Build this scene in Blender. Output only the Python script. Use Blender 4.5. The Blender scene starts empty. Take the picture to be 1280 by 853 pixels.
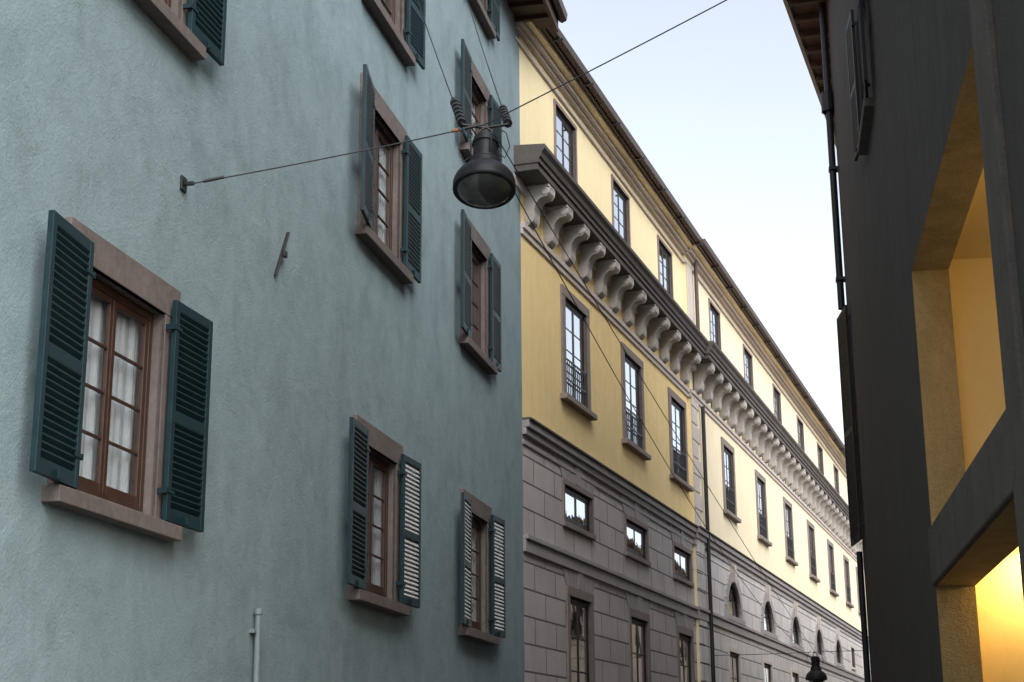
import bpy, math, random
from mathutils import Vector, Matrix
random.seed(7)
R=math.radians
sc=bpy.context.scene
# ---------------------------------------------------------------- materials
def nt(name):
    m=bpy.data.materials.new(name); m.use_nodes=True
    t=m.node_tree; b=t.nodes['Principled BSDF']; return m,t,b
def N(t,k,**kw):
    n=t.nodes.new(k)
    for a,v in kw.items():
        if a.startswith('i_'): n.inputs[a[2:]].default_value=v
        else: setattr(n,a,v)
    return n
def ramp(t,src,stops):
    r=t.nodes.new('ShaderNodeValToRGB'); e=r.color_ramp.elements
    e[0].position,e[0].color=stops[0][0],(*stops[0][1],1)
    e[1].position,e[1].color=stops[-1][0],(*stops[-1][1],1)
    for s in stops[1:-1]:
        x=e.new(s[0]); x.color=(*s[1],1)
    t.links.new(src,r.inputs[0]); return r.outputs[0]
def mix(t,fac,a,b,mode='MIX'):
    m=t.nodes.new('ShaderNodeMix'); m.data_type='RGBA'; m.blend_type=mode
    for sock,v in ((m.inputs[0],fac),(m.inputs[6],a),(m.inputs[7],b)):
        if hasattr(v,'links'): t.links.new(v,sock)
        elif isinstance(v,(int,float)): sock.default_value=v
        else: sock.default_value=(*v,1)
    return m.outputs[2]
def noise(t,vec,scale,det=5,rough=.6,dist=0):
    n=N(t,'ShaderNodeTexNoise'); n.inputs['Scale'].default_value=scale
    n.inputs['Detail'].default_value=min(det,5); n.inputs['Roughness'].default_value=rough
    n.inputs['Distortion'].default_value=dist
    t.links.new(vec,n.inputs['Vector']); return n.outputs['Fac']
def coords(t,scale=(1,1,1)):
    c=N(t,'ShaderNodeTexCoord'); m=N(t,'ShaderNodeMapping'); m.inputs['Scale'].default_value=scale
    t.links.new(c.outputs['Object'],m.inputs['Vector']); return m.outputs[0]
def bump(t,b,h,strength,dist,prev=None):
    n=N(t,'ShaderNodeBump'); n.inputs['Strength'].default_value=strength; n.inputs['Distance'].default_value=dist
    t.links.new(h,n.inputs['Height'])
    if prev: t.links.new(prev,n.inputs['Normal'])
    t.links.new(n.outputs[0],b.inputs['Normal']); return n.outputs[0]
def mul(c,k): return tuple(min(1,x*k) for x in c)
def plaster(name,col,var=.2,rough=.9,big=.35,streak=.25,fine=.5,tint=None,spec=.2,bd=.012,cloud=0):
    m,t,b=nt(name); v=coords(t)
    n1=noise(t,v,big,8,.65,.4); n2=noise(t,v,3.2,8,.7,.6); n3=noise(t,coords(t,(2.2,2.2,.25)),1.5,6,.6)
    c=ramp(t,n1,[(.3,mul(col,1-var)),(.7,mul(col,1+var))])
    c=mix(t,ramp(t,n2,[(.35,(0,0,0)),(.7,(1,1,1))]),c,mul(tint if tint else col,1-var*.5))
    c2=mix(t,streak,c,ramp(t,n3,[(.35,mul(col,1-2*var)),(.65,mul(col,1+var))]))
    if cloud:
        n6=noise(t,coords(t,(1,1,.8)),1.5,5,.78,.35)
        c2=mix(t,cloud,c2,ramp(t,n6,[(.36,mul(tint or col,.70)),(.5,mul(col,.98)),(.66,mul(col,1.25))]))
    n4=noise(t,v,45,4,.7)
    c3=mix(t,.35*fine,c2,ramp(t,n4,[(.3,mul(col,.55)),(.7,mul(col,1.35))]))
    t.links.new(c3,b.inputs['Base Color'])
    b.inputs['Roughness'].default_value=rough; b.inputs['Specular IOR Level'].default_value=spec
    p=bump(t,b,n2,.5,bd*2); bump(t,b,n4,fine,bd,p)
    return m
def stone(name,col,var=.25,rough=.85,scale=14):
    m,t,b=nt(name); v=coords(t)
    n=noise(t,v,scale,8,.75); n2=noise(t,v,1.1,5,.6); n5=noise(t,v,90,3,.7)
    c=ramp(t,n,[(.3,mul(col,1-var)),(.7,mul(col,1+var))])
    c=mix(t,.5,c,ramp(t,n2,[(.3,mul(col,1-var)),(.7,mul(col,1+var*.8))]))
    t.links.new(c,b.inputs['Base Color']); b.inputs['Roughness'].default_value=rough
    b.inputs['Specular IOR Level'].default_value=.25
    p=bump(t,b,n,.5,.01); bump(t,b,n5,.4,.004,p); return m
def paint(name,col,rough=.4,var=.15,spec=.5,metal=0):
    m,t,b=nt(name); v=coords(t)
    n=noise(t,v,7,6,.7); n2=noise(t,v,60,4,.6)
    c=ramp(t,n,[(.3,mul(col,1-var)),(.7,mul(col,1+var))])
    t.links.new(c,b.inputs['Base Color'])
    rr=N(t,'ShaderNodeMapRange'); rr.inputs['To Min'].default_value=rough*.8; rr.inputs['To Max'].default_value=min(1,rough*1.4)
    t.links.new(n,rr.inputs['Value']); t.links.new(rr.outputs[0],b.inputs['Roughness'])
    b.inputs['Specular IOR Level'].default_value=spec; b.inputs['Metallic'].default_value=metal
    bump(t,b,n2,.15,.002); return m
def cloth(name,col):
    m,t,b=nt(name); t.nodes.remove(b); o=t.nodes['Material Output']
    n=noise(t,coords(t),25,3,.6); c=ramp(t,n,[(.3,mul(col,.92)),(.7,mul(col,1.05))])
    d=N(t,'ShaderNodeBsdfDiffuse'); tr=N(t,'ShaderNodeBsdfTranslucent'); mx=N(t,'ShaderNodeMixShader'); mx.inputs[0].default_value=.15
    t.links.new(c,d.inputs[0]); t.links.new(c,tr.inputs[0]); t.links.new(d.outputs[0],mx.inputs[1]); t.links.new(tr.outputs[0],mx.inputs[2]); t.links.new(mx.outputs[0],o.inputs[0]); return m
def ashlar(name,col,bw=1.15,bh=.43,mort=.016):
    m,t,b=nt(name); c=N(t,'ShaderNodeTexCoord'); s=N(t,'ShaderNodeSeparateXYZ'); k=N(t,'ShaderNodeCombineXYZ')
    t.links.new(c.outputs['Object'],s.inputs[0]); t.links.new(s.outputs['X'],k.inputs['X']); t.links.new(s.outputs['Z'],k.inputs['Y'])
    br=N(t,'ShaderNodeTexBrick'); t.links.new(k.outputs[0],br.inputs['Vector'])
    br.inputs['Scale'].default_value=1; br.inputs['Brick Width'].default_value=bw; br.inputs['Row Height'].default_value=bh
    br.inputs['Mortar Size'].default_value=mort; br.inputs['Mortar Smooth'].default_value=.25; br.inputs['Bias'].default_value=0
    br.inputs['Color1'].default_value=(*mul(col,.88),1); br.inputs['Color2'].default_value=(*mul(col,1.12),1)
    br.inputs['Mortar'].default_value=(*mul(col,.35),1)
    v=coords(t); n=noise(t,v,1.3,8,.7); n2=noise(t,v,30,5,.7)
    cc=mix(t,.5,br.outputs['Color'],ramp(t,n,[(.3,mul(col,.75)),(.7,mul(col,1.2))]),'MIX')
    cc=mix(t,br.outputs['Fac'],cc,mul(col,.3))
    t.links.new(cc,b.inputs['Base Color']); b.inputs['Roughness'].default_value=.9; b.inputs['Specular IOR Level'].default_value=.2
    inv=N(t,'ShaderNodeMath',operation='SUBTRACT'); inv.inputs[0].default_value=1; t.links.new(br.outputs['Fac'],inv.inputs[1])
    p=bump(t,b,n2,.35,.008); bump(t,b,inv.outputs[0],.9,.03,p); return m
def glassm(name,f0,pw,k,tint=(.75,.8,.8)):
    # thin pane: symmetric (two-sided) fresnel-like reflection over a clear transmission
    m=bpy.data.materials.new(name); m.use_nodes=True; t=m.node_tree; t.nodes.clear()
    o=N(t,'ShaderNodeOutputMaterial'); mx=N(t,'ShaderNodeMixShader')
    lw=N(t,'ShaderNodeLayerWeight'); lw.inputs['Blend'].default_value=.5
    p1=N(t,'ShaderNodeMath',operation='POWER'); p1.inputs[1].default_value=pw; t.links.new(lw.outputs['Facing'],p1.inputs[0])
    p2=N(t,'ShaderNodeMath',operation='MULTIPLY_ADD'); p2.inputs[1].default_value=k; p2.inputs[2].default_value=f0; p2.use_clamp=True
    t.links.new(p1.outputs[0],p2.inputs[0])
    tr=N(t,'ShaderNodeBsdfTransparent'); tr.inputs[0].default_value=(*tint,1)
    g=N(t,'ShaderNodeBsdfGlossy'); g.inputs['Roughness'].default_value=.02; g.inputs['Color'].default_value=(.95,.97,1,1)
    v=coords(t); h=noise(t,v,1.6,3,.5); bp=N(t,'ShaderNodeBump'); bp.inputs['Strength'].default_value=.2; bp.inputs['Distance'].default_value=.02
    t.links.new(h,bp.inputs['Height']); t.links.new(bp.outputs[0],g.inputs['Normal'])
    t.links.new(p2.outputs[0],mx.inputs[0]); t.links.new(tr.outputs[0],mx.inputs[1]); t.links.new(g.outputs[0],mx.inputs[2])
    t.links.new(mx.outputs[0],o.inputs[0]); return m
def emis(name,col,s):
    m,t,b=nt(name); b.inputs['Base Color'].default_value=(*col,1)
    b.inputs['Emission Color'].default_value=(*col,1); b.inputs['Emission Strength'].default_value=s; return m

M=dict(
 teal=plaster('teal_plaster',(.250,.330,.355),.12,.92,.28,.2,.6,(.212,.288,.298),cloud=.42),
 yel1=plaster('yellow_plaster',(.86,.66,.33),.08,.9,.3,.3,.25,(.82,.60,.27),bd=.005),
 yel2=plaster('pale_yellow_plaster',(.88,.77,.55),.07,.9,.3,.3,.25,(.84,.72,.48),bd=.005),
 yelA=plaster('attic_yellow_plaster',(.90,.76,.48),.06,.9,.3,.3,.25,(.86,.72,.43),bd=.005),
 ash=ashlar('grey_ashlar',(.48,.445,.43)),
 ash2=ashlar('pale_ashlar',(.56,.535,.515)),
 surr=stone('brown_stone',(.150,.126,.115),.38),
 wsur=stone('taupe_window_stone',(.24,.20,.18),.25),
 pink=stone('pinkish_stone',(.56,.50,.45),.12,.85,6),
 belt=stone('grey_band_stone',(.35,.325,.32),.18,.85,5),
 pale=stone('pale_console_stone',(.45,.425,.40),.25,.85,7),
 darkst=stone('dark_cornice_stone',(.11,.098,.09),.3,.8,6),
 shut=paint('teal_shutter_paint',(.006,.026,.032),.45,.3,.3),
 shut_sheen=paint('sky_sheen_slat_paint',(.58,.58,.57),.3,.2,.5),  # slats coloured pale to stand in for sky reflected on teal paint
 wood=paint('brown_window_wood',(.050,.024,.015),.45,.3),
 dwood=paint('dark_window_wood',(.016,.013,.012),.45,.3,.3),
 soffit=paint('brown_eave_wood',(.075,.035,.02),.6,.3),
 iron=paint('black_iron',(.015,.014,.014),.45,.3),
 gut=paint('copper_brown_gutter',(.07,.045,.038),.45,.3),
 glass=glassm('window_glass',.06,3.2,.9,(.93,.95,.95)),
 glassf=glassm('palazzo_window_glass',.22,1.6,.9,(.5,.55,.55)),
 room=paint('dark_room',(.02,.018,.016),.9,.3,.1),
 cur=cloth('white_curtain',(.62,.65,.68)),
 tile=stone('roof_tile',(.22,.10,.06),.3,.85,8),
 rdark=plaster('dark_grey_render',(.105,.089,.080),.25,.9,.5,.35,1,(.075,.064,.057),bd=.014,cloud=.3),
 rbeam=plaster('weathered_concrete',(.16,.135,.115),.25,.9,.8,.3,.9,(.11,.09,.075),bd=.012),
 ochre=plaster('ochre_plaster',(.76,.63,.36),.06,.9,.5,.1,.2,(.72,.59,.33),bd=.003),
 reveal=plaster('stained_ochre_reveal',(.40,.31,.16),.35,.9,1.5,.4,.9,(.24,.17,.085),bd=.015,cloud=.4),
 lampm=paint('lamp_dark_metal',(.016,.018,.020),.48,.3,.35,.2),
 lens=paint('lamp_smoked_glass',(.05,.055,.05),.12,.3,.8),
 asph=stone('asphalt',(.05,.05,.052),.3,.9,40),
 pave=stone('granite_paving',(.25,.24,.23),.2,.85,20),
 grd=stone('ground_soil',(.14,.13,.11),.3,.95,3),
 tag=paint('orange_tag',(.30,.12,.04),.6),
 pipe=paint('pale_pipe',(.18,.235,.24),.5,.15),
 rshut=paint('dark_shutter_paint',(.012,.014,.016),.5,.3,.3),
 bulb=emis('warm_bulb',(1,.72,.35),25),
)
# ---------------------------------------------------------------- frames
def unit(az): return Vector((math.sin(az),math.cos(az),0))
A1,A2,A3=R(11.97),R(18.56),R(9.31)
class B:
    def __init__(s,name,az,origin,sg):
        s.sg=sg; s.e=bpy.data.objects.new(name,None); sc.collection.objects.link(s.e)
        d=unit(az); y=Vector((-d.y,d.x,0))
        s.e.matrix_world=Matrix(((d.x,y.x,0,origin[0]),(d.y,y.y,0,origin[1]),(0,0,1,0),(0,0,0,1)))
        s.mw=s.e.matrix_world.copy(); s.parts={}; s.empty=s.e
    def w(s,a,o,z): return s.mw@Vector((a,s.sg*o,z))
    def m(s,part,mat,bev=0,smooth=False):
        if part not in s.parts: s.parts[part]=[[],[],mat,bev,smooth]
        return s.parts[part]
    def poly(s,part,mat,pts,bev=0):
        p=s.m(part,mat,bev); k=len(p[0]); p[0]+=[(a,s.sg*o,z) for a,o,z in pts]; p[1].append(tuple(range(k,k+len(pts))))
    def hexa(s,part,mat,c,bev=0):
        p=s.m(part,mat,bev); k=len(p[0]); p[0]+=[(a,s.sg*o,z) for a,o,z in c]
        for f in ((0,1,2,3),(7,6,5,4),(0,4,5,1),(1,5,6,2),(2,6,7,3),(3,7,4,0)): p[1].append(tuple(k+i for i in f))
    def box(s,part,mat,s0,s1,o0,o1,z0,z1,bev=0):
        s.hexa(part,mat,[(s0,o0,z0),(s1,o0,z0),(s1,o1,z0),(s0,o1,z0),(s0,o0,z1),(s1,o0,z1),(s1,o1,z1),(s0,o1,z1)],bev)
    def prism(s,part,mat,prof,s0,s1,bev=0):
        p=s.m(part,mat,bev); k=len(p[0]); n=len(prof)
        p[0]+=[(s0,s.sg*o,z) for o,z in prof]+[(s1,s.sg*o,z) for o,z in prof]
        p[1].append(tuple(range(k,k+n))); p[1].append(tuple(range(k+2*n-1,k+n-1,-1)))
        for i in range(n):
            j=(i+1)%n; p[1].append((k+i,k+j,k+n+j,k+n+i))
    def face(s,part,mat,prof,o0,o1,bev=0):
        p=s.m(part,mat,bev); k=len(p[0]); n=len(prof)
        p[0]+=[(a,s.sg*o0,z) for a,z in prof]+[(a,s.sg*o1,z) for a,z in prof]
        p[1].append(tuple(range(k,k+n))); p[1].append(tuple(range(k+2*n-1,k+n-1,-1)))
        for i in range(n):
            j=(i+1)%n; p[1].append((k+i,k+j,k+n+j,k+n+i))
    def wall(s,part,mat,s0,s1,z0,z1,o,holes,thick=0.0):
        S=sorted({s0,s1}|{h[0] for h in holes if s0<h[0]<s1}|{h[1] for h in holes if s0<h[1]<s1})
        Z=sorted({z0,z1}|{h[2] for h in holes if z0<h[2]<z1}|{h[3] for h in holes if z0<h[3]<z1})
        for i in range(len(S)-1):
            for j in range(len(Z)-1):
                cs,cz=(S[i]+S[i+1])/2,(Z[j]+Z[j+1])/2
                if any(h[0]<cs<h[1] and h[2]<cz<h[3] for h in holes): continue
                s.poly(part,mat,[(S[i],o,Z[j]),(S[i+1],o,Z[j]),(S[i+1],o,Z[j+1]),(S[i],o,Z[j+1])])
    def tunnel(s,part,mat,h,o0,o1):
        a,b,c,d=h
        s.poly(part,mat,[(a,o0,c),(a,o0,d),(a,o1,d),(a,o1,c)]); s.poly(part,mat,[(b,o0,c),(b,o0,d),(b,o1,d),(b,o1,c)])
        s.poly(part,mat,[(a,o0,c),(b,o0,c),(b,o1,c),(a,o1,c)]); s.poly(part,mat,[(a,o0,d),(b,o0,d),(b,o1,d),(a,o1,d)])
    def build(s):
        for n,(v,f,mat,bev,sm) in s.parts.items():
            if not f: continue
            me=bpy.data.meshes.new(n); me.from_pydata(v,[],f); me.update()
            ob=bpy.data.objects.new(n,me); sc.collection.objects.link(ob); me.materials.append(M[mat]); ob.parent=s.e
            if bev:
                md=ob.modifiers.new('b','BEVEL'); md.width=bev; md.segments=2; md.limit_method='ANGLE'
W1=5.0; d1=unit(A1); n1=Vector((-d1.y,d1.x,0)); T=B('teal_apartment_building',A1,n1*W1,-1)
P0=(0.16,24.86); Y=B('yellow_palazzo_building',A2,P0,-1)
d3=unit(A3); r3=Vector((d3.y,-d3.x,0)); Rb=B('dark_render_building',A3,r3*1.5,1)
cor=d3*26+r3*1.5; R2=B('corner_apartment_building',A2,(cor.x,cor.y),1)

# ---------------------------------------------------------------- window units
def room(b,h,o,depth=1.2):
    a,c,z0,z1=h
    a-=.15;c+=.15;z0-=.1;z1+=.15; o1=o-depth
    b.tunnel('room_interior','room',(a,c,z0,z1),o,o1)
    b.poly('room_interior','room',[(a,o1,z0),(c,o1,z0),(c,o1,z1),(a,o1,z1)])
def curtain(b,s0,s1,z0,z1,o):
    p=b.m('curtains','cur'); n=70; k=len(p[0]); ph=random.random()*6
    for i in range(n+1):
        t=i/n; a=s0+(s1-s0)*t
        w=.018*math.sin(t*40+ph)+.008*math.sin(t*93+ph*2)
        p[0].append((a,b.sg*(o+w),z0)); p[0].append((a+.01*math.sin(t*20),b.sg*(o+w*.6),z1))
    for i in range(n): q=k+2*i; p[1].append((q,q+2,q+3,q+1))
def casement(b,s0,s1,z0,z1,o,rows,mat='wood',fw=.055,leaf=.05,mt=.022,two=True,curt=0,glass='glass',thin=False):
    pf='window_frames' if mat=='wood' else 'window_frames_'+mat
    gq=.006 if thin else .018; mq=.001 if thin else .006
    b.box(pf,mat,s0,s0+fw,o-.05,o,z0,z1,.004); b.box(pf,mat,s1-fw,s1,o-.05,o,z0,z1,.004)
    b.box(pf,mat,s0+fw,s1-fw,o-.05,o,z1-fw,z1,.004); b.box(pf,mat,s0+fw,s1-fw,o-.05,o,z0,z0+fw,.004)
    a0,a1,c0,c1=s0+fw,s1-fw,z0+fw,z1-fw
    leaves=[(a0,(a0+a1)/2-.002),((a0+a1)/2+.002,a1)] if two else [(a0,a1)]
    for l0,l1 in leaves:
        q=o-.008
        b.box(pf,mat,l0,l0+leaf,q-.035,q,c0,c1,.004); b.box(pf,mat,l1-leaf,l1,q-.035,q,c0,c1,.004)
        b.box(pf,mat,l0+leaf,l1-leaf,q-.035,q,c1-leaf,c1,.004); b.box(pf,mat,l0+leaf,l1-leaf,q-.035,q,c0,c0+leaf*1.3,.004)
        for i in range(1,rows):
            z=c0+leaf+(c1-c0-2*leaf)*i/rows
            b.box(pf,mat,l0+leaf,l1-leaf,q-.03,q-mq,z-mt/2,z+mt/2,.003)
        tl=random.uniform(-.003,.003)
        b.poly('glass_panes_'+glass,glass,[(l0+.02,q-gq+tl,c0+.02),(l1-.02,q-gq-tl,c0+.02),(l1-.02,q-gq-tl,c1-.02),(l0+.02,q-gq+tl,c1-.02)])
    if curt:
        if curt==1: curtain(b,s0+.03,s1-.03,z0+.03,z1-.02,o-.085)
        else:
            curtain(b,s0+.03,s0+.3,z0+.03,z1-.02,o-.085); curtain(b,s1-.3,s1-.03,z0+.03,z1-.02,o-.085)
def shutter(b,sh,dr,wd,z0,z1,o0,phi=0,slat='shut',nm='shutters',flip=1,fr='shut',mid=True,ns=13):
    c,sn=math.cos(phi),math.sin(phi)
    def P(t,q,z): return (sh+dr*(t*c-q*sn), o0+t*sn+q*c, z)
    def bx(part,mat,t0,t1,q0,q1,za,zb,bev=.004):
        b.hexa(part,mat,[P(t0,q0,za),P(t1,q0,za),P(t1,q1,za),P(t0,q1,za),P(t0,q0,zb),P(t1,q0,zb),P(t1,q1,zb),P(t0,q1,zb)],bev)
    st,tk=.062,.042; nf=nm+'_frame'; nl=nm+'_slats'+('_sky_sheen' if slat=='shut_sheen' else '')
    bx(nf,fr,0,st,0,tk,z0,z1); bx(nf,fr,wd-st,wd,0,tk,z0,z1)
    rails=[(z0,z0+.10),(z1-.075,z1)]
    if mid: zm=z0+(z1-z0)*.47; rails.insert(1,(zm-.045,zm+.045))
    for za,zb in rails: bx(nf,fr,st,wd-st,.002,tk-.002,za,zb)
    for i in range(len(rails)-1):
        za,zb=rails[i][1],rails[i+1][0]; n=max(3,round((zb-za)/(.052 if ns==13 else ns)))
        pt=(zb-za)/n; hh=pt*.52; th=.006
        for j in range(n):
            zc=za+(j+.5)*pt; q0,q1=.004,tk-.003
            zl0,zl1=(zc+hh*flip,zc-hh*flip)
            b.hexa(nl,slat,[P(st-.004,q0,zl0-th),P(wd-st+.004,q0,zl0-th),P(wd-st+.004,q1,zl1-th),P(st-.004,q1,zl1-th),
                            P(st-.004,q0,zl0+th),P(wd-st+.004,q0,zl0+th),P(wd-st+.004,q1,zl1+th),P(st-.004,q1,zl1+th)])
    hk='shutter_hinges'
    for z in (z0+.22,z1-.22):
        bx(hk,'shut',-.02,.10,tk,tk+.006,z-.014,z+.014,0)
        bx(hk,'shut',-.035,-.015,-.03,tk+.006,z-.02,z+.02,0)
    bx(hk,'shut',wd*.5-.012,wd*.5+.012,tk,tk+.02,z0+.01,z0+.07,0)

# ---------------------------------------------------------------- TEAL BUILDING
holes=[]; cols=[(-2.6,1.30,.68),(3.7,1.30,.68),(9.99,1.30,.68),(16.33,1.28,.68),(21.0,1.24,.64)]
rows=[(3.38,4.94),(7.33,8.88),(10.18,11.45),(12.78,13.75)]
for ci,(cx,wd,sw) in enumerate(cols):
    for ri,(z0,z1) in enumerate(rows):
        h=(cx-wd/2,cx+wd/2,z0,z1); holes.append(h); a,c=h[0],h[1]
        sd=.245; pr=.045
        T.box('stone_surrounds','surr',a-sd,a,-.0,pr,z0-.03,z1,.006); T.box('stone_surrounds','surr',c,c+sd,-.0,pr,z0-.03,z1,.006)
        T.box('stone_surrounds','surr',a-sd-.003,c+sd+.003,-.0,pr+.003,z1,z1+.25,.006)
        T.box('stone_surrounds','surr',a-sd-.06,c+sd+.07,-.2,.13,z0-.14,z0-.03,.01)
        T.tunnel('reveals','surr',h,pr,-.3)
        T.box('reveals_sill','surr',a,c,-.30,pr,z0-.03,z0+.002)
        casement(T,a+.01,c-.01,z0+.02,z1-.01,-.05,4 if ri<3 else 3,'wood',curt=1 if (ci,ri) in ((2,0),(2,1)) else random.choice((0,2,1)))
        room(T,h,-.3)
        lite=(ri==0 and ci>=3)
        zt=z1+.12; zb=z0-.02
        ph0=R(random.uniform(1,5)); ph1=R(random.uniform(0,4))
        if (ci,ri)==(2,0): ph0,ph1=R(5),R(2)
        if (ci,ri)==(3,1): ph0=R(9)
        shutter(T,a-.04,-1,sw,zb,zt,pr+.03,ph0,'shut_sheen' if (lite and ci==4) else 'shut',flip=1 if (lite and ci==4) else -1)
        shutter(T,c+.04,1,sw-.03,zb,zt,pr+.03,ph1,'shut_sheen' if lite else 'shut',flip=1 if lite else -1)
T.wall('wall','teal',-5,24.35,0,14.05,0,holes)
T.poly('wall','teal',[(24.35,0,0),(24.35,-10,0),(24.35,-10,14.05),(24.35,0,14.05)])
T.poly('wall','teal',[(-5,0,0),(-5,-10,0),(-5,-10,14.05),(-5,0,14.05)])
T.box('eave_soffit','soffit',-5,24.55,-.3,.62,14.05,14.13)
for i in range(59): T.box('eave_boards','soffit',-5+i*.5,-5+i*.5+.09,0,.60,13.98,14.05,.005)
T.box('fascia','soffit',-5.02,24.58,.60,.66,13.97,14.34,.01)
T.prism('gutter','gut',[(.66,14.2),(.72,14.16),(.80,14.2),(.82,14.32),(.66,14.32)],-5.05,24.62)
T.poly('roof','tile',[(-5.1,.7,14.36),(24.6,.7,14.36),(24.6,-5,16.6),(-5.1,-5,16.6)])
T.poly('roof','tile',[(-5.1,-10.5,14.36),(24.6,-10.5,14.36),(24.6,-5,16.6),(-5.1,-5,16.6)])
for s in (24.35,-5): T.poly('gable','teal',[(s,0,14.05),(s,-10,14.05),(s,-5,16.4)])
T.hexa('iron_tie','iron',[(12.98,0,5.98),(13.0,0,5.98),(13.0,.035,5.98),(12.98,.035,5.98),(13.28,0,6.5),(13.3,0,6.5),(13.3,.035,6.5),(13.28,.035,6.5)],.004)
T.box('iron_tie','iron',13.1,13.18,.03,.06,6.2,6.26,.005)
for z in (2.0,2.7): T.box('pipe_clips','pipe',12.7,12.86,0,.05,z,z+.03)
def cyl(b,part,mat,s,o,z0,z1,r,n=14):
    p=b.m(part,mat); k=len(p[0])
    for z in (z0,z1):
        for i in range(n):
            a=2*math.pi*i/n; p[0].append((s+r*math.cos(a),b.sg*(o+r*math.sin(a)),z))
    for i in range(n): j=(i+1)%n; p[1].append((k+i,k+j,k+n+j,k+n+i))
    p[1].append(tuple(k+n+i for i in range(n)))
cyl(T,'vent_pipe','pipe',12.78,.05,0,2.86,.026); cyl(T,'vent_pipe','pipe',12.78,.05,2.86,2.91,.036)
T.box('wire_anchor','iron',10.86,10.96,0,.02,6.04,6.16,.004); T.box('wire_anchor','iron',10.895,10.925,.02,.1,6.085,6.115,.004)

# ---------------------------------------------------------------- YELLOW PALAZZO
c1=[3.15,7.4,11.65]; c2=[17.45,22.5,27.65,32.9,38.2,43.2,47.6]
cu=[2.72,6.8,10.9,16.4,21.35,26.6,31.7,36.8,41.6,46.2,50.2]
EN=53.0; S2=13.9; O2=.07
hl1=[];hl2=[]
def yel_tall(cx,wd,z0,z1,o,hl,col='wsur'):
    a,c=cx-wd/2,cx+wd/2; h=(a,c,z0,z1); hl.append(h)
    sd=.2; pr=o+.04
    Y.box('window_surrounds',col,a-sd,a,o-.01,pr,z0,z1,.01); Y.box('window_surrounds',col,c,c+sd,o-.01,pr,z0,z1,.01)
    Y.box('window_surrounds',col,a-sd-.003,c+sd+.003,o-.01,pr+.004,z1,z1+.18,.01)
    Y.box('window_sills',col,a-sd-.1,c+sd+.1,o-.01,o+.13,z0-.1,z0,.01)
    Y.tunnel('reveals','surr',h,pr,o-.3)
    casement(Y,a+.02,c-.02,z0+.02,z1-.02,o-.02,4,'dwood',.05,.05,.03,curt=random.choice((0,0,2)),glass='glassf',thin=True)
    room(Y,h,o-.3)
    for i in range(12):
        x=a+.04+(wd-.08)*i/11; Y.box('window_railings','iron',x-.007,x+.007,o+.008,o+.022,z0+.05,z0+.72)
    for z in (.06,.36,.72): Y.box('window_railings','iron',a,c,o+.004,o+.026,z0+z-.012,z0+z+.012)
for cx in c1: yel_tall(cx,1.4,7.95,9.82,0,hl1)
for cx in c2: yel_tall(cx,1.3,8.0,9.78,O2,hl2)
def yel_small(cx,wd,z0,z1,o,hl,sd=.09,rows=3,mat='wsur',vous=False,two=True,curt=0):
    a,c=cx-wd/2,cx+wd/2; h=(a,c,z0,z1); hl.append(h); pr=o+.03
    Y.box('small_surrounds_'+mat,mat,a-sd,a,o-.01,pr,z0,z1,.006); Y.box('small_surrounds_'+mat,mat,c,c+sd,o-.01,pr,z0,z1,.006)
    Y.box('small_surrounds_'+mat,mat,a-sd-.003,c+sd+.003,o-.01,pr+.004,z1,z1+sd,.006)
    Y.box('small_surrounds_'+mat,mat,a-sd-.01,c+sd+.01,o-.01,pr+.03,z0-.09,z0,.006)
    Y.tunnel('reveals','surr',h,pr,o-.35)
    casement(Y,a+.02,c-.02,z0+.02,z1-.02,o-.03,rows,'dwood',.05,.05,.03,two,curt,glass='glassf',thin=True)
    room(Y,h,o-.35)
    if vous:
        zt=z1+sd+.01; H=.42; n=7; W=(c-a)+2*sd
        for i in range(n):
            t0,t1=i/n,(i+1)/n; g=.012
            x0,x1=a-sd+W*t0+g,a-sd+W*t1-g; X0,X1=cx+(x0-cx)*1.42,cx+(x1-cx)*1.42
            hh=H+(.06 if i==n//2 else 0)
            Y.face('voussoirs','belt' if o==0 else 'pink',[(x0,zt),(x1,zt),(X1,zt+hh),(X0,zt+hh)],o-.005,o+.018 if i!=n//2 else o+.035,.004)
ha=[]
for cx in cu:
    o=0 if cx<S2 else O2
    yel_small(cx,1.3,12.3,13.45,o,ha,.08,3)
hg=[]
for cx in c1:
    yel_small(cx,1.75,5.68,6.34,0,hg,.1,1,vous=True,curt=0)
    yel_small(cx,1.35,1.9,4.42,0,hg,.16,4,vous=True,curt=random.choice((0,2)))
hg2=[]
for cx in c2:
    yel_small(cx-.3,1.3,2.0,4.36,O2,hg2,.12,4,'pink')
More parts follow.
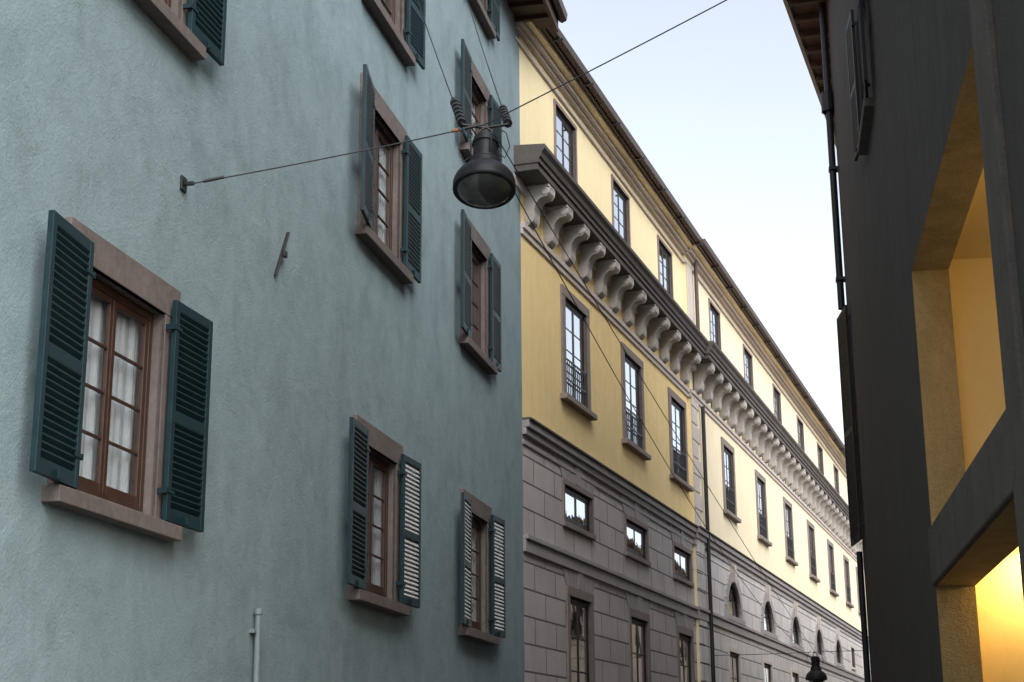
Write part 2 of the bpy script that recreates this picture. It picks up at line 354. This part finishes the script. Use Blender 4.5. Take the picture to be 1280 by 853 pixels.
def lunette(cx,zb,r,o):
    hg2.append((cx-r,cx+r,zb,zb+r)); n=18
    for side in (-1,1):
        for i in range(n//2):
            t0,t1=math.pi/2*i/(n//2),math.pi/2*(i+1)/(n//2)
            x0,z0=cx+side*r*math.cos(t0),zb+r*math.sin(t0); x1,z1=cx+side*r*math.cos(t1),zb+r*math.sin(t1)
            Y.poly('lunette_spandrels','ash2',[(x0,o,z0),(cx+side*r,o,z0),(cx+side*r,o,z1),(x1,o,z1)])
    for i in range(n):
        t0,t1=math.pi*i/n+.008,math.pi*(i+1)/n-.008
        def q(t,rr): return (cx+rr*math.cos(t),zb+rr*math.sin(t))
        Y.face('archivolts','belt',[q(t0,r),q(t1,r),q(t1,r+.26),q(t0,r+.26)],o-.01,o+.06,.006)
        Y.poly('lunette_reveals','surr',[(q(t0-.01,r)[0],o,q(t0-.01,r)[1]),(q(t1+.01,r)[0],o,q(t1+.01,r)[1]),(q(t1+.01,r)[0],o-.35,q(t1+.01,r)[1]),(q(t0-.01,r)[0],o-.35,q(t0-.01,r)[1])])
        Y.face('lunette_frames','dwood',[q(t0-.01,r-.07),q(t1+.01,r-.07),q(t1+.01,r+.001),q(t0-.01,r+.001)],o-.1,o-.04)
    Y.face('keystones','pink',[(cx-.11,zb+r-.03),(cx+.11,zb+r-.03),(cx+.17,zb+r+.42),(cx-.17,zb+r+.42)],o-.01,o+.12,.01)
    Y.box('lunette_sills','belt',cx-r-.3,cx+r+.3,o-.01,o+.1,zb-.14,zb,.01)
    Y.box('lunette_frames','dwood',cx-r,cx+r,o-.1,o-.04,zb,zb+.07)
    for x in (-.36,.36): Y.box('lunette_frames','dwood',cx+x-.02,cx+x+.02,o-.09,o-.055,zb+.07,zb+math.sqrt(r*r-.36**2)-.05)
    Y.box('lunette_frames','dwood',cx-r*.85,cx+r*.85,o-.09,o-.055,zb+.42,zb+.46)
    Y.poly('glass_panes_glassf','glassf',[(cx-r,o-.062,zb),(cx+r,o-.062,zb),(cx+r,o-.062,zb+r),(cx-r,o-.062,zb+r)])
    room(Y,(cx-r,cx+r,zb,zb+r),o-.35)
for cx in (17.3,22.6,27.9,33.3,38.6): lunette(cx,5.28,.92,O2)
for cx in (43.5,47.8): yel_small(cx,1.1,5.4,6.2,O2,hg2,.12,2,'pink')
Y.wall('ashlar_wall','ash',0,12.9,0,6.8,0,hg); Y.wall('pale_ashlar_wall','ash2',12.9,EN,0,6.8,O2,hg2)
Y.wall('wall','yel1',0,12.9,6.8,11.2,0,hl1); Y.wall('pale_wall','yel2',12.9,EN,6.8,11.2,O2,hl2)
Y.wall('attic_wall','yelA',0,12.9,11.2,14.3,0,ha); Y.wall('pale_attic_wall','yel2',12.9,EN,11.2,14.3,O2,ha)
for s in (0,EN): Y.poly('side_wall','yelA',[(s,0,0),(s,-12,0),(s,-12,14.3),(s,0,14.3)])
Y.poly('side_wall','yelA',[(12.9,0,0),(12.9,O2,0),(12.9,O2,14.3),(12.9,0,14.3)])
def band(part,mat,z0,z1,pr,s0=-.02,s1=EN,bev=.01):
    Y.box(part,mat,s0,12.9-.05,-.02,pr,z0,z1,bev); Y.box(part,mat,12.9-.05,s1,-.02,pr+O2,z0,z1,bev)
band('string_course','belt',6.78,6.90,.07); band('string_course','belt',6.9,7.02,.12); band('string_course_cap','darkst',7.02,7.06,.16)
band('string_course','belt',6.62,6.70,.03)
band('lower_course','belt',4.88,5.08,.05); band('lower_course','belt',5.08,5.16,.09)
band('plinth','belt',0,1.0,.06)
band('architrave','pink',10.22,10.32,.04); band('architrave','pink',10.32,10.42,.075)
z=7.1
while z<10.1:
    w=.50 if int(z/.42)%2 else .36
    Y.box('quoins','pink',12.92,12.92+w*1.7,O2-.01,O2+.035,z,z+.39,.01); z+=.42
z=.1
while z<6.4:
    w=.50 if int(z/.42)%2 else .36
    Y.box('quoins_lower','ash2',12.92,12.92+w*1.7,O2-.01,O2+.035,z,z+.39,.01); z+=.42
Y.box('attic_pilaster','pink',12.92,13.5,O2-.01,O2+.04,11.6,13.7,.01)
cyl(Y,'downspout','iron',13.95,O2+.09,0,10.2,.05); cyl(Y,'attic_downspout','gut',13.7,O2+.1,11.6,14,.05)
def cornice(s0,s1,ob):
    Y.box('cornice_bed','pink',s0,s1,-.02,ob+.06,10.95,11.14,.01)
    Y.box('cornice_soffit','darkst',s0,s1,-.02,ob+.47,11.14,11.26,.008)
    Y.prism('cornice_crown','darkst',[(-.02,11.26),(ob+.5,11.26),(ob+.5,11.34),(ob+.53,11.36),(ob+.55,11.44),(ob+.60,11.5),(ob+.60,11.57),(-.02,11.62)],s0-.02,s1)
cornice(-.5,12.85,0); cornice(12.85,EN,O2+.05)
def console(s,ob):
    pr=[(-.01,11.14),(.43,11.14),(.45,11.08),(.445,11.0),(.40,10.94),(.32,10.93),(.25,10.89),(.19,10.80),(.165,10.70),(.17,10.60),(.15,10.51),(.09,10.46),(.03,10.44),(-.01,10.42)]
    w=.15
    Y.prism('cornice_consoles','pale',[(ob+a,b) for a,b in pr],s-w,s+w,.012)
    Y.box('cornice_consoles','pale',s-w-.03,s+w+.03,ob-.0,ob+.455,11.085,11.138,.008)
    for (oc,zc,r) in ((.375,11.02,.075),(.095,10.53,.065)):
        p=Y.m('console_volutes','pale')
        for sd in (-1,1):
            k=len(p[0]); n=14
            for q,rr in ((0,r),(.02,r*.92)):
                for i in range(n):
                    a=2*math.pi*i/n; p[0].append((s+sd*(w+q),Y.sg*(ob+oc+rr*math.cos(a)),zc+rr*math.sin(a)))
            for i in range(n): j=(i+1)%n; p[1].append((k+i,k+j,k+n+j,k+n+i))
            p[1].append(tuple(k+n+i for i in range(n)))
s=.35
while s<EN-.5:
    ob=0 if s<12.8 else O2+.05
    if not 12.6<s<13.0: console(s,ob)
    s+=1.09
def rc(part,mat,z0,z1,pr): band(part,mat,z0,z1,pr,-.3)
rc('roof_frieze','pink',13.66,13.72,.05); rc('roof_frieze','pink',13.88,13.94,.09); rc('roof_frieze','pink',13.94,14.03,.17)
rc('roof_frieze_upper','yelA',14.03,14.12,.28); rc('roof_eave','gut',14.12,14.17,.36)
for a,b_,o in ((-.3,12.9,0),(12.9,EN,O2)):
    Y.prism('roof_gutter','gut',[(o+.36,14.16),(o+.42,14.11),(o+.5,14.13),(o+.53,14.24),(o+.36,14.24)],a,b_)
Y.poly('roof','tile',[(-.3,.4,14.27),(EN,.4,14.27),(EN,-6,17),(-.3,-6,17)]); Y.poly('roof','tile',[(-.3,-12.5,14.3),(EN,-12.5,14.3),(EN,-6,17),(-.3,-6,17)])
for s in (4.1,8.6,13.0,17.5,24,31,38,45): cyl(Y,'roof_snow_hooks','iron',s,.4,14.24,14.42,.02)
for i in range(26): Y.box('gutter_brackets','iron',.8+i*2,.84+i*2,.36,.56,14.08,14.11)

# ---------------------------------------------------------------- RIGHT NEAR BUILDING
H1=(9.59,14.92,3.70,6.21); H2=(9.59,14.92,.9,3.16)
RS=5.4; ZN=11.4  # near part stops short and low out of view to let in skylight
hr=[H1,H2,(17.9,19.2,9.3,11.2)]
Rb.wall('wall','rdark',RS,17.6,0,ZN,0,hr); Rb.wall('wall','rdark',17.6,26,0,14.9,0,hr)
Rb.poly('wall','rdark',[(17.6,0,ZN),(17.6,-8,ZN),(17.6,-8,14.9),(17.6,0,14.9)])
Rb.poly('wall','rdark',[(RS,0,0),(RS,-8,0),(RS,-8,ZN),(RS,0,ZN)])
for h in hr[2:]:
    Rb.tunnel('reveals','rbeam',h,0,-.35); casement(Rb,h[0]+.02,h[1]-.02,h[2]+.02,h[3]-.02,-.15,4,'dwood'); room(Rb,h,-.35)
    Rb.box('window_sills','rbeam',h[0]-.15,h[1]+.15,-.01,.12,h[2]-.12,h[2],.01)
    shutter(Rb,h[1]+.03,1,.62,h[2],h[3],.05,R(4),'rshut','dark_shutters',-1,'rshut')
    shutter(Rb,h[0]-.03,-1,.62,h[2],h[3],.05,R(4),'rshut','dark_shutters',-1,'rshut')
shutter(Rb,25.12,1,.86,5.0,8.85,.04,R(7),'rshut','dark_shutters',-1,'rshut')
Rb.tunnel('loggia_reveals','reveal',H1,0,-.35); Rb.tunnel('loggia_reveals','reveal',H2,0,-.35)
Rb.box('parapet_beam','rbeam',9.55,14.96,-.33,.035,3.17,3.69,.02)
Rb.box('near_pillar','rbeam',9.0,9.58,-.3,.05,0,8.2,.02)
def loggia(z0,z1):
    a,c,o0,o1=5.6,15.22,-.35,-3.9
    Rb.poly('loggia_walls','ochre',[(c,o0,z0),(c,o1,z0),(c,o1,z1),(c,o0,z1)]); Rb.poly('loggia_walls','ochre',[(a,o0,z0),(a,o1,z0),(a,o1,z1),(a,o0,z1)])
    Rb.poly('loggia_walls','ochre',[(a,o1,z0),(c,o1,z0),(c,o1,z1),(a,o1,z1)])
    Rb.poly('loggia_ceiling','ochre',[(a,o0,z1),(c,o0,z1),(c,o1,z1),(a,o1,z1)])
    Rb.poly('loggia_floor','pave',[(a,o0,z0),(c,o0,z0),(c,o1,z0),(a,o1,z0)])
    hh=[h for h in (H1,H2) if z0<=h[2]<z1]
    Rb.wall('loggia_inner_wall','ochre',a,c,z0,z1,o0,hh)
loggia(3.63,6.4); loggia(.3,3.58)
Rb.box('near_eave','soffit',RS-.2,17.6,-.3,.5,ZN,ZN+.12)
Rb.poly('roof','tile',[(RS-.2,.55,ZN+.15),(17.6,.55,ZN+.15),(17.6,-8,ZN+2),(RS-.2,-8,ZN+2)])
Rb.box('eave','soffit',17.5,25.4,-.3,.63,14.8,14.95)
Rb.poly('roof','tile',[(17.5,.7,15),(25.6,.7,15),(25.6,-6,17.5),(17.5,-6,17.5)])
cyl(Rb,'drain_pipe','iron',25.9,.09,9.0,14.8,.06); cyl(Rb,'drain_pipe','iron',25.9,.06,0,4.9,.05)
cyl(Rb,'drain_hopper','iron',25.9,.1,12.6,12.95,.12)
for z in (2.5,9.5,11.5): Rb.box('drain_clips','iron',25.8,26.0,0,.16,z,z+.05)
def globe(b,s,o,z,r,part):
    p=b.m(part,'bulb'); k=len(p[0]); nu,nv=16,10
    for j in range(nv+1):
        for i in range(nu):
            a=2*math.pi*i/nu; t=math.pi*j/nv
            p[0].append((s+r*math.sin(t)*math.cos(a),b.sg*(o+r*math.sin(t)*math.sin(a)),z+r*math.cos(t)))
    for j in range(nv):
        for i in range(nu):
            i2=(i+1)%nu; p[1].append((k+j*nu+i,k+j*nu+i2,k+(j+1)*nu+i2,k+(j+1)*nu+i))
globe(Rb,15.02,-.84,3.42,.07,'loggia_lamp_lower'); globe(Rb,12.2,-2.2,6.12,.1,'loggia_lamp_upper')
cyl(Rb,'lamp_base','iron',12.2,-2.2,6.2,6.4,.03)
def plight(name,loc,e,r=.1):
    l=bpy.data.lights.new(name,'POINT'); l.energy=e; l.color=(1,.66,.25); l.shadow_soft_size=r
    o=bpy.data.objects.new(name,l); sc.collection.objects.link(o); o.location=loc; return o
plight('loggia_light',Rb.w(12.2,-2.2,5.85),62,.12); plight('loggia_light',Rb.w(14.85,-.9,3.25),36,.07)

# ---------------------------------------------------------------- RIGHT FAR BUILDINGS
h2=[]; SE2=7.4
R2.box('eave','soffit',-1.0,SE2+.3,-.2,.60,14.78,14.9)
for i in range(13): R2.box('rafters','soffit',-1+i*.68,-1+i*.68+.1,0,.62,14.66,14.78,.005)
R2.prism('gutter','gut',[(.6,14.8),(.66,14.74),(.74,14.78),(.76,14.9),(.6,14.9)],-1.05,SE2+.3)
R2.poly('roof','tile',[(-.5,.65,14.96),(SE2+.3,.65,14.96),(SE2+.3,-6,17.5),(-.5,-6,17.5)])
L2=B('unseen_low_building',A2,(cor.x,cor.y),1)  # hidden from camera; kept low so palazzo panes and stone catch more sky
for s in [1.6+i*4.2 for i in range(9)]:
    b2=R2 if s<SE2-1.5 else L2
    for z0,z1 in ((1.2,3.4),(5.3,7.2),(9.2,11.4),(12.3,13.9)):
        if b2 is L2 and z1>8: continue
        h=(s,s+1.3,z0,z1); h2.append(h); b2.tunnel('reveals','rbeam',h,0,-.3)
        casement(b2,s+.02,s+1.28,z0+.02,z1-.02,-.14,4,'dwood'); room(b2,h,-.3)
        b2.box('window_sills','rbeam',s-.1,s+1.4,-.01,.1,z0-.1,z0,.01)
R2.wall('wall','pink',.0,SE2,0,14.8,0,h2); R2.poly('wall','pink',[(SE2,0,0),(SE2,-10,0),(SE2,-10,14.8),(SE2,0,14.8)])
L2.wall('wall','pink',SE2+.02,46,0,8.4,0,h2); L2.poly('wall','pink',[(46,0,0),(46,-10,0),(46,-10,8.4),(46,0,8.4)])
L2.box('eave','soffit',SE2+.02,46.3,-.2,.5,8.4,8.5)
L2.poly('roof','tile',[(SE2+.02,.55,8.53),(46.3,.55,8.53),(46.3,-6,10.5),(SE2+.02,-6,10.5)])
for b in (T,Y,Rb,R2,L2): b.build()

# ---------------------------------------------------------------- ground
def sheet(name,mat,pts,z):
    me=bpy.data.meshes.new(name); me.from_pydata([(x,y,z) for x,y in pts],[],[tuple(range(len(pts)))]); me.materials.append(M[mat])
    o=bpy.data.objects.new(name,me); sc.collection.objects.link(o); return o
sheet('ground','grd',[(-1500,-1500),(1500,-1500),(1500,1500),(-1500,1500)],0)
LA=[T.w(-8,0,0),T.w(24.35,0,0),Y.w(EN+30,0,0)]; RA=[Rb.w(-8,0,0),Rb.w(26,0,0),R2.w(75,0,0)]
sheet('road','asph',[(p.x,p.y) for p in LA]+[(p.x,p.y) for p in RA[::-1]],.004)
def kerb(name,b,s0,s1,w,extra=0):
    me=bpy.data.meshes.new(name); v=[]
    for s,o in ((s0,.0),(s1,.0),(s1,w),(s0,w)):
        p=b.w(s,o+extra,0); v.append((p.x,p.y,.0))
    v+=[(x,y,.13) for x,y,_ in v]
    me.from_pydata(v,[],[(4,5,6,7),(0,1,5,4),(1,2,6,5),(2,3,7,6),(3,0,4,7)]); me.materials.append(M['pave'])
    o=bpy.data.objects.new(name,me); sc.collection.objects.link(o)
kerb('pavement',T,-8,24.3,1.0,.01); kerb('pavement',Y,0.05,EN,1.0,.08)

# ---------------------------------------------------------------- lamps + cables
def lathe(name,prof,mat,parent,n=48,smooth=True):
    v=[];f=[]
    for r,z in prof:
        for i in range(n):
            a=2*math.pi*i/n; v.append((r*math.cos(a),r*math.sin(a),z))
    for j in range(len(prof)-1):
        for i in range(n):
            i2=(i+1)%n; f.append((j*n+i,j*n+i2,(j+1)*n+i2,(j+1)*n+i))
    me=bpy.data.meshes.new(name); me.from_pydata(v,[],f); me.materials.append(M[mat])
    if smooth:
        me.polygons.foreach_set('use_smooth',[True]*len(me.polygons))
    o=bpy.data.objects.new(name,me); sc.collection.objects.link(o); o.parent=parent
    if smooth:
        md=o.modifiers.new('es','EDGE_SPLIT'); md.split_angle=R(32)
    return o
def tube(name,pts,r,mat,parent=None,res=2):
    cu=bpy.data.curves.new(name,'CURVE'); cu.dimensions='3D'; sp=cu.splines.new('POLY'); sp.points.add(len(pts)-1)
    for i,p in enumerate(pts): sp.points[i].co=(*p,1)
    cu.bevel_depth=r; cu.bevel_resolution=res; cu.use_fill_caps=True; cu.materials.append(M[mat])
    o=bpy.data.objects.new(name,cu); sc.collection.objects.link(o)
    if parent: o.parent=parent
    return o
def street_lamp(loc,tilt=(0,0),yaw=0):
    e=bpy.data.objects.new('street_lamp',None); sc.collection.objects.link(e); e.location=loc; e.rotation_euler=(tilt[0],tilt[1],yaw)
    lathe('shade',[(.205,.03),(.225,.0),(.248,.0),(.256,.012),(.256,.065),(.25,.09),(.238,.12),(.216,.155),(.187,.185),(.16,.205),(.138,.222),(.132,.235),(.132,.27),(.122,.285),(.112,.297),(.112,.315),(.10,.32),(.10,.46),(.112,.465),(.112,.49),(.10,.495),(.10,.53),(.085,.55),(.05,.563),(.0,.565)],'lampm',e)
    lathe('shade_inside',[(.205,.03),(.17,.09),(.1,.12),(0,.13)],'lampm',e)
    lathe('lens',[(.224,.008),(.205,-.015),(.16,-.045),(.1,-.065),(.0,-.072)],'lens',e)
    for a in range(4):
        an=a*math.pi/2+.4; c,s_=math.cos(an),math.sin(an)
        tube('clamp',[(c*.1,s_*.1,.31),(c*.125,s_*.125,.34),(c*.125,s_*.125,.44),(c*.1,s_*.1,.47)],.008,'lampm',e)
    tube('hanger',[(-.05,0,.55),(-.05,0,.62),(0,0,.66),(.05,0,.62),(.05,0,.55)],.012,'iron',e)
    tube('feed_wire',[(-.1,0,.36),(-.17,0,.30),(-.21,.0,.36),(-.22,0,.46),(-.19,0,.60),(-.1,0,.70)],.005,'iron',e)
    tube('feed_wire',[(.1,0,.40),(.16,0,.34),(.2,.0,.46),(.17,0,.60),(.1,0,.66)],.005,'iron',e)
    return e
tl=R(-17)
hang=Vector((-.215,12.0,6.72))
lc=hang-Matrix.Rotation(tl,3,'X')@Vector((0,0,.69))
street_lamp(lc,(tl,R(1)),.0)
A=T.w(10.91,.1,6.10); Bp=Rb.w(12.1,0,8.62)
def sagline(a,b,sag,n=24):
    return [a.lerp(b,i/n)-Vector((0,0,sag*4*(i/n)*(1-i/n))) for i in range(n+1)]
wire=bpy.data.objects.new('suspension_wire',None); sc.collection.objects.link(wire)
tube('span_left',sagline(A,hang,.015),.006,'iron',wire); tube('span_right',sagline(hang,Bp,.02),.006,'iron',wire)
def seg(nm,a,b,t0,t1,r,mat='iron',par=None): tube(nm,[a.lerp(b,t0),a.lerp(b,t1)],r,mat,par)
seg('turnbuckle',A,hang,.03,.10,.014,'iron',wire); seg('tag',A,hang,.885,.905,.016,'tag',wire); seg('wire_clamp',A,hang,.93,.99,.012,'iron',wire)
c1a=Vector((-.40,12.0,6.72)); c1b=T.w(17.3,.02,11.35)
c2a=Vector((-.02,12.0,6.72)); c2b=T.w(20.4,.02,12.6)
for nm,a,b in (('stay_cable',c1a,c1b),('stay_cable',c2a,c2b)):
    e=bpy.data.objects.new(nm,None); sc.collection.objects.link(e)
    tube('cable',sagline(a,b,.04),.006,'iron',e)
    L=(b-a).length
    seg('insulator_rod',a,b,0,.9/L,.016,'iron',e)
    for i in range(6):
        t=(.05+.13*i)/L; seg('insulator_disc',a,b,t,t+.07/L,.04,'iron',e)
    tube('link',[a,hang-Vector((0,0,.03))],.014,'iron',e)
l2=Vector((7.2,38.0,3.50)); street_lamp(l2,(0,0),.2)
h2p=l2+Vector((0,0,.66)); w2=bpy.data.objects.new('suspension_wire',None); sc.collection.objects.link(w2)
tube('span_left',sagline(Y.w(14.0,.1,4.1),h2p,.01),.007,'iron',w2); tube('span_right',sagline(h2p,R2.w(14,0,4.3),.01),.007,'iron',w2)
fc=bpy.data.objects.new('feed_cable',None); sc.collection.objects.link(fc)
tube('cable',sagline(hang+Vector((.12,0,-.15)),h2p,.12,40),.005,'iron',fc)
fc=bpy.data.objects.new('feed_cable',None); sc.collection.objects.link(fc)
tube('cable',sagline(hang+Vector((.1,0,-.3)),h2p+Vector((-.3,0,.1)),.55,40),.005,'iron',fc)

# ---------------------------------------------------------------- light
w=bpy.data.worlds.new('World'); sc.world=w; w.use_nodes=True; t=w.node_tree; bg=t.nodes['Background']
sk=t.nodes.new('ShaderNodeTexSky'); sk.sky_type='NISHITA'; sk.sun_disc=False
SE,SA=R(42),R(152)
sk.sun_elevation=SE; sk.sun_rotation=SA; sk.air_density=1.0; sk.dust_density=2.0; sk.ozone_density=1.5
hs=t.nodes.new('ShaderNodeHueSaturation'); hs.inputs['Saturation'].default_value=.40
t.links.new(sk.outputs[0],hs.inputs['Color']); t.links.new(hs.outputs[0],bg.inputs['Color']); bg.inputs['Strength'].default_value=.32
sl=bpy.data.lights.new('sun','SUN'); sl.energy=3.3; sl.angle=R(60); sl.color=(1,.985,.96)
so=bpy.data.objects.new('sun',sl); sc.collection.objects.link(so)
dv=Vector((math.sin(SA)*math.cos(SE),math.cos(SA)*math.cos(SE),math.sin(SE)))
so.rotation_euler=dv.to_track_quat('Z','Y').to_euler()

# ---------------------------------------------------------------- camera
p,a=R(15.2),R(.39)
fw=Vector((0,math.cos(p),math.sin(p))); up0=Vector((0,-math.sin(p),math.cos(p))); r0=Vector((1,0,0))
rr=math.cos(a)*r0-math.sin(a)*up0; uu=math.sin(a)*r0+math.cos(a)*up0
cd=bpy.data.cameras.new('camera'); cam=bpy.data.objects.new('camera',cd); sc.collection.objects.link(cam); sc.camera=cam
cam.matrix_world=Matrix(((rr.x,uu.x,-fw.x,0),(rr.y,uu.y,-fw.y,0),(rr.z,uu.z,-fw.z,1.6),(0,0,0,1)))
cd.lens=1950/1280*36; cd.sensor_width=36; cd.clip_end=4000; cd.clip_start=.1
sc.view_settings.view_transform='Standard'; sc.view_settings.look='None'; sc.view_settings.exposure=0
